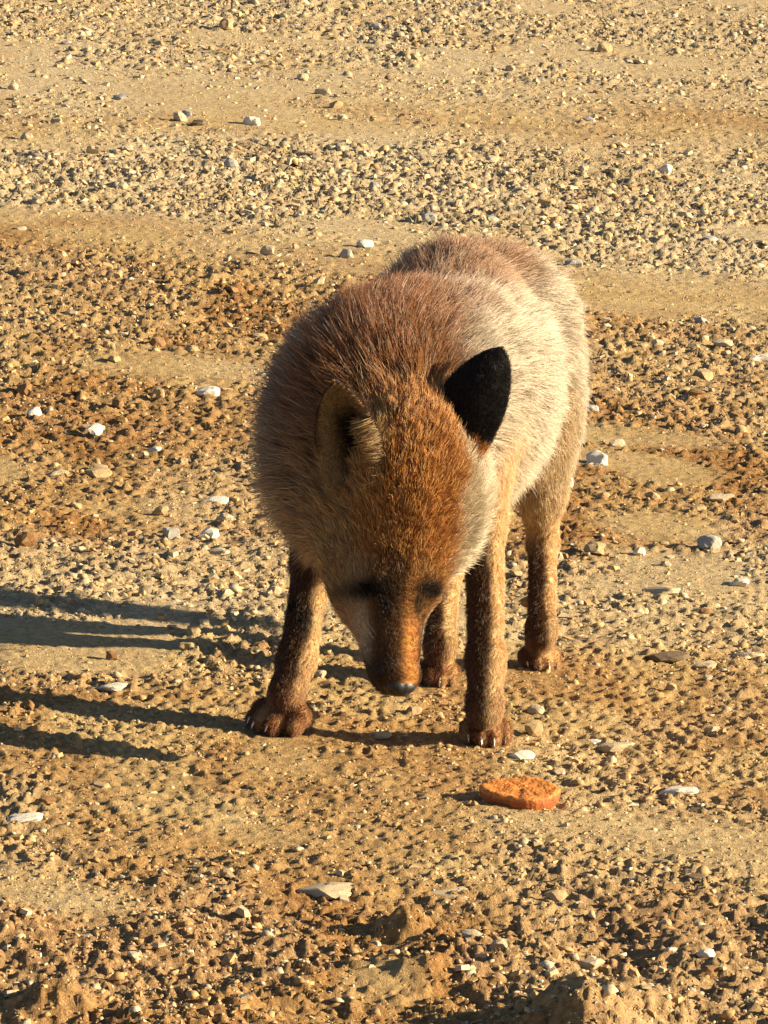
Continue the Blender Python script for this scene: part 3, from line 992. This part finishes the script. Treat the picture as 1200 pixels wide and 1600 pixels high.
    lowest = gz_low(pts[:, -1, 0], pts[:, -1, 1])[0]
    # tone: ticking of pale and dark guard hairs
    u = rng.random((n_hairs, 1))
    longish = sstep(.010, .024, length)[:, None]
    tick = np.where(u < .17, 1.0, 0) * (.30 + .70 * longish)
    tipc = lerp(col, C(.72, .62, .47) * .95, .55 * tick)
    dark = np.where(u > .90, 1.0, 0) * (.5 + .4 * longish)
    tipc = lerp(tipc, C(.06, .035, .02), .6 * dark)
    hd = sum(np.asarray(W.get(k_, 0)) for k_ in ('crown', 'brow', 'cheek'))[:, None] * (tipc[:, 0:1] > .2) * (col[:, 0:1] > 2.6 * col[:, 2:3])
    u2 = rng.random((n_hairs, 1)); cl = vnoise3(root * 160, 91)[:, None]
    tipc = lerp(tipc, C(.82, .50, .18), .85 * hd * (u2 < .14 + .28 * cl))
    tipc = lerp(tipc, C(.15, .045, .012), .8 * hd * (u2 > .95 - .45 * (1 - cl)))
    val = .55 + .85 * rng.random((n_hairs, 1)) ** 1.2
    black = (col.sum(1, keepdims=True) < .06)
    tipc = np.where(black, col, tipc * val)
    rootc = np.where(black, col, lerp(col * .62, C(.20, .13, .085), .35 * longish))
    rad = (.00021 * width)[:, None] * np.array([1, .95, .8, .55, .15])
    k = keep
    return pts[k], rad[k], rootc[k], tipc[k]


pts, rad, rootc, tipc = grow(300000)
hc = bpy.data.hair_curves.new('fur')
nH, nP = pts.shape[:2]
hc.add_curves([nP] * nH)
hc.attributes['position'].data.foreach_set('vector', pts.reshape(-1).astype(np.float32))
ra = hc.attributes.get('radius') or hc.attributes.new('radius', 'FLOAT', 'POINT')
ra.data.foreach_set('value', rad.reshape(-1).astype(np.float32))
for nm, arr in (('root_tint', rootc), ('tip_tint', tipc)):
    A_ = hc.attributes.new(nm, 'FLOAT_COLOR', 'CURVE')
    c4 = np.ones((nH, 4), np.float32); c4[:, :3] = np.clip(arr, 0, 1)
    A_.data.foreach_set('color', c4.ravel())
m_fur, nt, bs = new_mat('fox_fur')
a1 = N(nt, 'ShaderNodeAttribute', attribute_name='root_tint'); a2 = N(nt, 'ShaderNodeAttribute', attribute_name='tip_tint')
hi_ = N(nt, 'ShaderNodeHairInfo')
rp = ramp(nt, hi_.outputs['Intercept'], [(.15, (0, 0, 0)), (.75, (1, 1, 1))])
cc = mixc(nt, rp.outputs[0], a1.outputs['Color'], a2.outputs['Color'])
nt.links.new(cc, bs.inputs['Base Color'])
bs.inputs['Roughness'].default_value = .38; bs.inputs['Specular IOR Level'].default_value = .32
tr = N(nt, 'ShaderNodeBsdfTranslucent'); nt.links.new(cc, tr.inputs[0])
mx = N(nt, 'ShaderNodeMixShader'); mx.inputs[0].default_value = .22
nt.links.new(bs.outputs[0], mx.inputs[1]); nt.links.new(tr.outputs[0], mx.inputs[2])
nt.links.new(mx.outputs[0], nt.nodes['Material Output'].inputs[0])
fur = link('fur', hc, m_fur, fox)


# ---------------------------------------- nose, eyes, claws, whiskers
def ellipsoid(name, c, r, R, mat, sub=3, fn_=None):
    v, f = icosphere(sub)
    v = v.copy()
    if fn_ is not None: v = fn_(v)
    me = mesh_from(name, np.array(c) + (v * r) @ np.array(R).T, f, True)
    return link(name, me, mat, fox)


def plain(name, col, rough, spec=.5):
    m, nt, bs = new_mat(name)
    tc = N(nt, 'ShaderNodeTexCoord'); n = N(nt, 'ShaderNodeTexNoise', **{'Scale': 700.0, 'Detail': 3.0}); nt.links.new(tc.outputs['Object'], n.inputs['Vector'])
    r = ramp(nt, n.outputs[0], [(.3, tuple(.75 * x for x in col)), (.7, tuple(1.2 * x for x in col))])
    nt.links.new(r.outputs[0], bs.inputs['Base Color']); bs.inputs['Roughness'].default_value = rough; bs.inputs['Specular IOR Level'].default_value = spec
    b = N(nt, 'ShaderNodeBump', **{'Strength': .4, 'Distance': .0006}); nt.links.new(n.outputs[0], b.inputs['Height']); nt.links.new(b.outputs[0], bs.inputs['Normal'])
    return m


m_nose = plain('wet_nose', (.009, .008, .008), .50)
m_eye = plain('dark_eye', (.006, .004, .003), .7, .04)
m_claw = plain('horn_claw', (.80, .74, .64), .22)
m_claw_d = plain('dark_horn', (.06, .045, .035), .35)
m_whisk = plain('whisker_hair', (.03, .025, .02), .4)


def nose_shape(v):
    v = v.copy()
    for sx in (-1, 1):                                            # nostrils
        d = np.linalg.norm(v - np.array([sx * .62, .62, .35]), axis=1)
        v *= (1 - .30 * np.exp(-(d / .28) ** 2))[:, None]
    v[:, 2] *= 1 - .08 * np.exp(-(v[:, 0] / .15) ** 2)
    return v


ellipsoid('nose', NOSE + ax * .001, (.0150, .0095, .0115), HR, m_nose, 4, nose_shape)
for e0, ang in zip(EYES, (.45, -.45)):
    ca, sa = math.cos(ang), math.sin(ang)
    R = HR @ np.array([[ca, -sa, 0], [sa, ca, 0], [0, 0, 1]])
    e = ellipsoid('eye', e0 - dor * .0016, (.0125, .0030, .0030), R, m_eye, 3)
for k, (c0, f, L) in enumerate(CLAWS):
    nseg, ns = 6, 8
    vs, fs = [], []
    side = np.cross(f, [0, 0, 1])
    for i in range(nseg):
        q = i / (nseg - 1)
        cpt = c0 + f * (L * q * (1 - .15 * q) - .003) + np.array([0, 0, .0012 - .0065 * q * q])
        r_ = .0019 * (1 - q) ** .6 + .0002
        for j in range(ns):
            t = 2 * math.pi * j / ns
            vs.append(cpt + side * r_ * math.cos(t) * .75 + np.array([0, 0, 1]) * r_ * math.sin(t))
    for i in range(nseg - 1):
        for j in range(ns):
            fs.append((i * ns + j, i * ns + (j + 1) % ns, (i + 1) * ns + (j + 1) % ns, (i + 1) * ns + j))
    link('claw', mesh_from('claw', np.array(vs), np.array(fs), True), m_claw if k % 4 in (0, 1, 2) and k < 8 else m_claw_d if k % 2 else m_claw, fox)
for k in range(10):
    sgn = -1 if k < 6 else 1
    b0 = on_body(578 + 5 * (k % 3), 992 + 11 * k % 45) if sgn < 0 else on_body(648, 1000 + 12 * (k % 4))
    dirn = (-ax * (.5 + .12 * (k % 3)) + lat * sgn * (.45 + .1 * (k % 4)) + dor * .08); dirn /= np.linalg.norm(dirn)
    vs, fs = [], []
    L = .032 + .004 * (k % 4)
    s1 = np.cross(dirn, dor); s1 /= np.linalg.norm(s1); s2 = np.cross(dirn, s1)
    for i in range(6):
        q = i / 5
        cpt = b0 + dirn * L * q + np.array([0, 0, -.006 * q * q])
        r_ = .00020 * (1 - .85 * q)
        for j in range(4):
            t = math.pi / 2 * j
            vs.append(cpt + s1 * r_ * math.cos(t) + s2 * r_ * math.sin(t))
    for i in range(5):
        for j in range(4):
            fs.append((i * 4 + j, i * 4 + (j + 1) % 4, (i + 1) * 4 + (j + 1) % 4, (i + 1) * 4 + j))
    link('whisker', mesh_from('whisker', np.array(vs), np.array(fs), True), m_whisk, fox)
